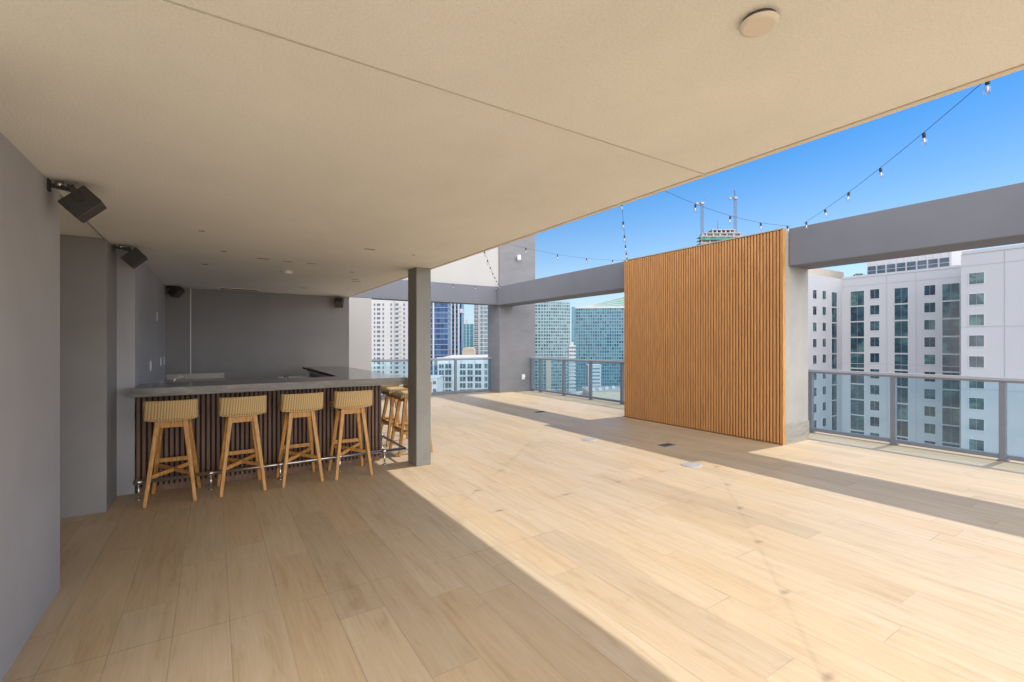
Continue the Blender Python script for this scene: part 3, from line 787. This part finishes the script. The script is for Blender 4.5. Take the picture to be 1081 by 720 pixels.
# -- low pale block left of it
D = 190
t, W = tower('pale_house', 'small pale flat roofed building lowest beside the square column', 448, 461.5, D, 0, 'building')
BX(-W/2, W/2, 0, 16, 0, zt(400, D)).build('wall', M['white_wall_b'], t)
BX(-W/2-.2, W/2+.2, -.2, 16.2, zt(400, D), zt(400, D)+.5).build('roof', M['white_wall'], t)
for r_ in range(4):
    for k in range(2): BX(-1.5+k*2.4, -.2+k*2.4, -.05, .1, zt(404, D)-r_*3.2-.7, zt(404, D)-r_*3.2+.7).build('window', M['win_far'], t)

# -- two teal towers beyond the corner
def plan_round(W, D_, bulge, n=14):
    return [(-W/2+W*k/n, -bulge*(1-(2*k/n-1)**2)) for k in range(n+1)]+[(W/2, D_), (-W/2, D_)]
D = 450
t, W = tower('round_tower', 'pale teal tower with a gently curved front, right of the corner pier', 556, 602, D, 3)
zr = zt(319.5, D); pitch = 3.18
MB().prism(plan_round(W, 22, 4), 0, zr).build('glass_wall', M['panesA'], t)
nb = int(zr/pitch)
for k in range(min(44, nb)): MB().prism(plan_round(W+.6, 22.3, 4.4), pitch*(nb-k)-.62, pitch*(nb-k)+.45).build('floor_band', M['light_teal'], t)
MB().prism(plan_round(W-2, 21, 3.6), zr, zr+1.6).build('crown', M['light_teal'], t)
t, W = tower('gabled_tower', 'wide blue teal tower with a sloping green roof, next to the slatted panel', 604, 712, D, -8)
zr = zt(325, D)
BX(-W/2, W/2, 0, 26, 0, zr).build('glass_wall', M['panesB'], t)
nb = int(zr/pitch)
for k in range(min(44, nb)): BX(-W/2+3.4, W/2+.3, -.5, 26.3, pitch*(nb-k)-.5, pitch*(nb-k)+.5).build('floor_band', M['blue_spandrel'], t)
BX(-W/2-.2, -W/2+3.3, -.7, 20, 0, zr+1.5).build('corner_fin', M['teal_glass'], t)
v = MB(); x0, x1 = -W/2+9, W/2
for k in range(4):
    f0, f1 = k/4, (k+1)/4
    def pt(f, x): return (x, f*13, zr+f*17*max(0, (x-x0)/(x1-x0))*1.35)
    a = [pt(f0, x0), pt(f0, x1), pt(f1, x1), pt(f1, x0)]
    h_ = 1.0
    top = [v.bm.verts.new((p[0], p[1], p[2]+h_)) for p in a]; bot = [v.bm.verts.new((p[0], p[1], zr)) for p in a]
    v.bm.faces.new(top); v.bm.faces.new(bot[::-1])
    for i in range(4): v.bm.faces.new((bot[i], bot[(i+1) % 4], top[(i+1) % 4], top[i]))
rf = v.build('roof', M['roof_green'], t)
for f in (.0, .25, .5, .75, 1.0):
    MB().bar((x0, f*13-.2, zr+1.2), (x1, f*13-.2, zr+1.2+f*17*1.35), .5, .7).build('roof_rib', M['white_wall_b'], rf)
BX(-W/2+3.4, W/2, -.8, .2, zr-.2, zr+1.1).build('cornice', M['white_wall_b'], t)
# -- slim white tower and low blocks in front of them
D = 380
t, W = tower('slim_tower', 'slim white tower with balcony rings between the two teal towers', 600.6, 607.8, D, 0)
zr = zt(364.5, D)
BX(-W/2+.6, W/2-.6, .6, 8, 0, zr).build('wall', M['panesD'], t)
for k in range(22): BX(-W/2, W/2, 0, 8.6, zr-k*3.0-1.3, zr-k*3.0).build('balcony', M['white_wall_b'], t)
BX(-1.6, 1.2, 2, 5, zr, zr+2.6).build('roof_room', M['white_wall_b'], t)
t, W = tower('pale_slab', 'plain pale slab block standing in front of the curved teal tower', 576.5, 582, 400, 0, 'building')
BX(-W/2, W/2, 0, 10, 0, zt(379, 400)).build('wall', M['tan_wall'], t)
BX(-W/2-.2, W/2+.2, -.2, 10.2, zt(379, 400), zt(379, 400)+.6).build('roof', M['roof'], t)
D = 390
t, W = tower('pale_office', 'pale low office block in front of the gabled teal tower', 621, 634.5, D, 0, 'building')
zr = zt(386, D)
BX(-W/2, W/2, 0, 14, 0, zr).build('wall', M['white_wall'], t)
for k in range(6): BX(-W/2+1, W/2-1, -.1, .1, zr-3.2-k*3, zr-2.0-k*3).build('window_band', M['teal_glass'], t)
BX(-W/2-.3, W/2+.3, -.3, 14.3, zr, zr+.7).build('roof', M['white_wall_b'], t)
D = 330
for (a, b, y, dd, mat, lab) in ((606, 622, 419, 330, 'roof', 'low grey flat roof below the slim white tower'), (623, 668, 414, 320, 'tan_wall', 'low tan podium roof below the gabled teal tower'),
                                (560, 590, 417, 350, 'roof', 'low grey podium roof below the curved teal tower')):
    t, W = tower('podium_block', lab, a, b, dd, 0, 'building')
    BX(-W/2, W/2, 0, 40, 0, zt(y, dd)).build('wall', M[mat], t)
    BX(-W/2+1, W/2-1, 1, 39, zt(y, dd), zt(y, dd)+.3).build('roof', M['roof'], t)
    for k in range(4): BX(-W/2+2+k*W/5, -W/2+4.2+k*W/5, 6+k*5, 9+k*5, zt(y, dd)+.301, zt(y, dd)+2).build('roof_unit', M['frame_white'], t)

# -- tower under construction with cranes
D = 500
t, W = tower('unfinished_tower', 'unfinished concrete tower wrapped in green netting, above the slatted panel', 739.5, 785, D, 0)
zr = zt(242, D)
for k in range(9):
    z = zr-k*3.6; f = 1 if k > 1 else (.55 if k == 0 else .86); sh = 0 if k > 1 else 2
    BX(-W/2*f+sh, W/2*f+sh, 0, 11, z-.9, z).build('floor_slab', M['raw'], t)
    for q in range(6): BX(-W/2*f*.92+q*W*f*.92/5-.7+sh, -W/2*f*.92+q*W*f*.92/5+.7+sh, .5, 2, z-3.6, z-.901).build('column', M['raw'], t)
BX(-W/2+3, W/2-3, 3, 10, 0, zr-4).build('core', M['raw'], t)
for k in (2.4,): BX(-W/2-.6, W/2*.95, -1.2, -.4, zr-3.6*k-3.2, zr-3.6*k-.4).build('safety_net', M['net'], t)
MB().tube([(-2, 6, zr), (-2, 6, zr+11)], .35, 6).build('mast', M['crane'], t)
def crane(px, ybase, ytop, jx, jy, label):
    g = site(px, D+6)
    r = empty('tower_crane', (g.x, g.y, zt(ybase, D)+GZ), -YAW); tag(r, label, 'crane', 'cranes on the unfinished tower')
    h = (ybase-ytop)*D/488.4; m = MB(); s_ = 1.1
    for sx in (-s_, s_):
        for sy in (-s_, s_): m.bar((sx, sy, -22), (sx, sy, h), .3, .3)
    k = -20
    while k < h-2.5:
        m.bar((-s_, -s_, k), (s_, -s_, k+2.6), .2, .2); m.bar((s_, s_, k), (-s_, s_, k+2.6), .2, .2); k += 2.6
    m.build('mast', M['crane'], r)
    BX(-1.6, 1.6, -1.6, 1.6, h, h+2.4).build('cab', M['raw'], r)
    j = MB(); tip = Vector((jx, 0, h+jy))
    for o_ in (-.7, .7): j.bar((0, o_, h+2.4), tip+Vector((0, o_, 0)), .35, .35)
    j.bar((0, 0, h+4.4), tip, .25, .25)
    j.build('jib', M['crane'], r)
    BX(-6.5, 0, -.7, .7, h+1.2, h+2).build('counter_jib', M['crane'], r)
    BX(-6.8, -4.2, -1.1, 1.1, h-.4, h+1.9).build('counterweight', M['raw'], r)
crane(741.2, 241, 214, 5.5, 7, 'tower crane on the left of the unfinished tower, jib pointing up right')
crane(776.3, 240, 208.5, -1.2, 10, 'taller tower crane on the right of the unfinished tower, jib upright')

# ------------------------------------------------------------------ light, sky, camera
EL, AZ = R(58.6), R(-3.5)
sdir = Vector((math.cos(EL)*math.cos(AZ), math.cos(EL)*math.sin(AZ), math.sin(EL)))
sl = bpy.data.lights.new('sun', 'SUN'); sl.energy = 2.0; sl.angle = R(.55); sl.color = (1, .98, .95)
so = bpy.data.objects.new('sun', sl); C.objects.link(so); so.rotation_euler = sdir.to_track_quat('Z', 'Y').to_euler()
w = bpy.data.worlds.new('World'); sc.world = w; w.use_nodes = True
nt = w.node_tree; bg = nt.nodes['Background']; sky = nt.nodes.new('ShaderNodeTexSky'); sky.sky_type = 'NISHITA'
sky.sun_disc = False; sky.sun_elevation = EL; sky.sun_rotation = R(90)-AZ
sky.altitude = 50; sky.air_density = 1.0; sky.dust_density = .6; sky.ozone_density = 2.5
hs = nt.nodes.new('ShaderNodeHueSaturation')
dz = nt.nodes.new('ShaderNodeSeparateXYZ'); nt.links.new(nt.nodes.new('ShaderNodeTexCoord').outputs['Generated'], dz.inputs[0])
nt.links.new(math_(nt, 'ADD', .95, math_(nt, 'MINIMUM', math_(nt, 'MULTIPLY', dz.outputs[2], 1.6), .6)), hs.inputs['Saturation'])
nt.links.new(sky.outputs[0], hs.inputs['Color'])
# bright clouds added unseen west and south to fill canopy shade, clear blue north-east
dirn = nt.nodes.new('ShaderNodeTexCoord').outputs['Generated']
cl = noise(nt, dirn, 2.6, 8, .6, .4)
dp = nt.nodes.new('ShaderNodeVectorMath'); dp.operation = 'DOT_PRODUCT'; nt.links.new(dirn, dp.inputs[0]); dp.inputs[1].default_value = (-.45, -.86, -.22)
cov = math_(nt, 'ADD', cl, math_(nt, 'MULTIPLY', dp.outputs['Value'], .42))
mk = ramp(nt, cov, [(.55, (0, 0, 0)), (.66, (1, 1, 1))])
# pale blue air low over the skyline
low = math_(nt, 'MAXIMUM', math_(nt, 'SUBTRACT', .75, math_(nt, 'MULTIPLY', dz.outputs[2], 4.5)), 0.0)
air = mixc(nt, low, hs.outputs[0], (3.3, 5.2, 7.0))
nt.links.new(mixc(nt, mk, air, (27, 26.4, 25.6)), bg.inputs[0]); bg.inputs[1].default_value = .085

cd = bpy.data.cameras.new('camera'); co = bpy.data.objects.new('camera', cd); C.objects.link(co)
co.location = (0, 0, 1.5); co.rotation_euler = (R(90), 0, -YAW)
cd.sensor_width = 36; cd.lens = 488.4/1081*36; cd.shift_y = 2.5/1081; cd.clip_start = .05; cd.clip_end = 6000
sc.camera = co
sc.view_settings.view_transform = 'Standard'; sc.view_settings.look = 'None'; sc.view_settings.gamma = 1; sc.view_settings.exposure = .80
sc.view_settings.use_curve_mapping = False
cy = sc.cycles
cy.max_bounces = 16; cy.diffuse_bounces = 12; cy.glossy_bounces = 4; cy.transparent_max_bounces = 16; cy.transmission_bounces = 6
cy.use_denoising = True; cy.sample_clamp_indirect = 8
cy.caustics_reflective = False; cy.caustics_refractive = False
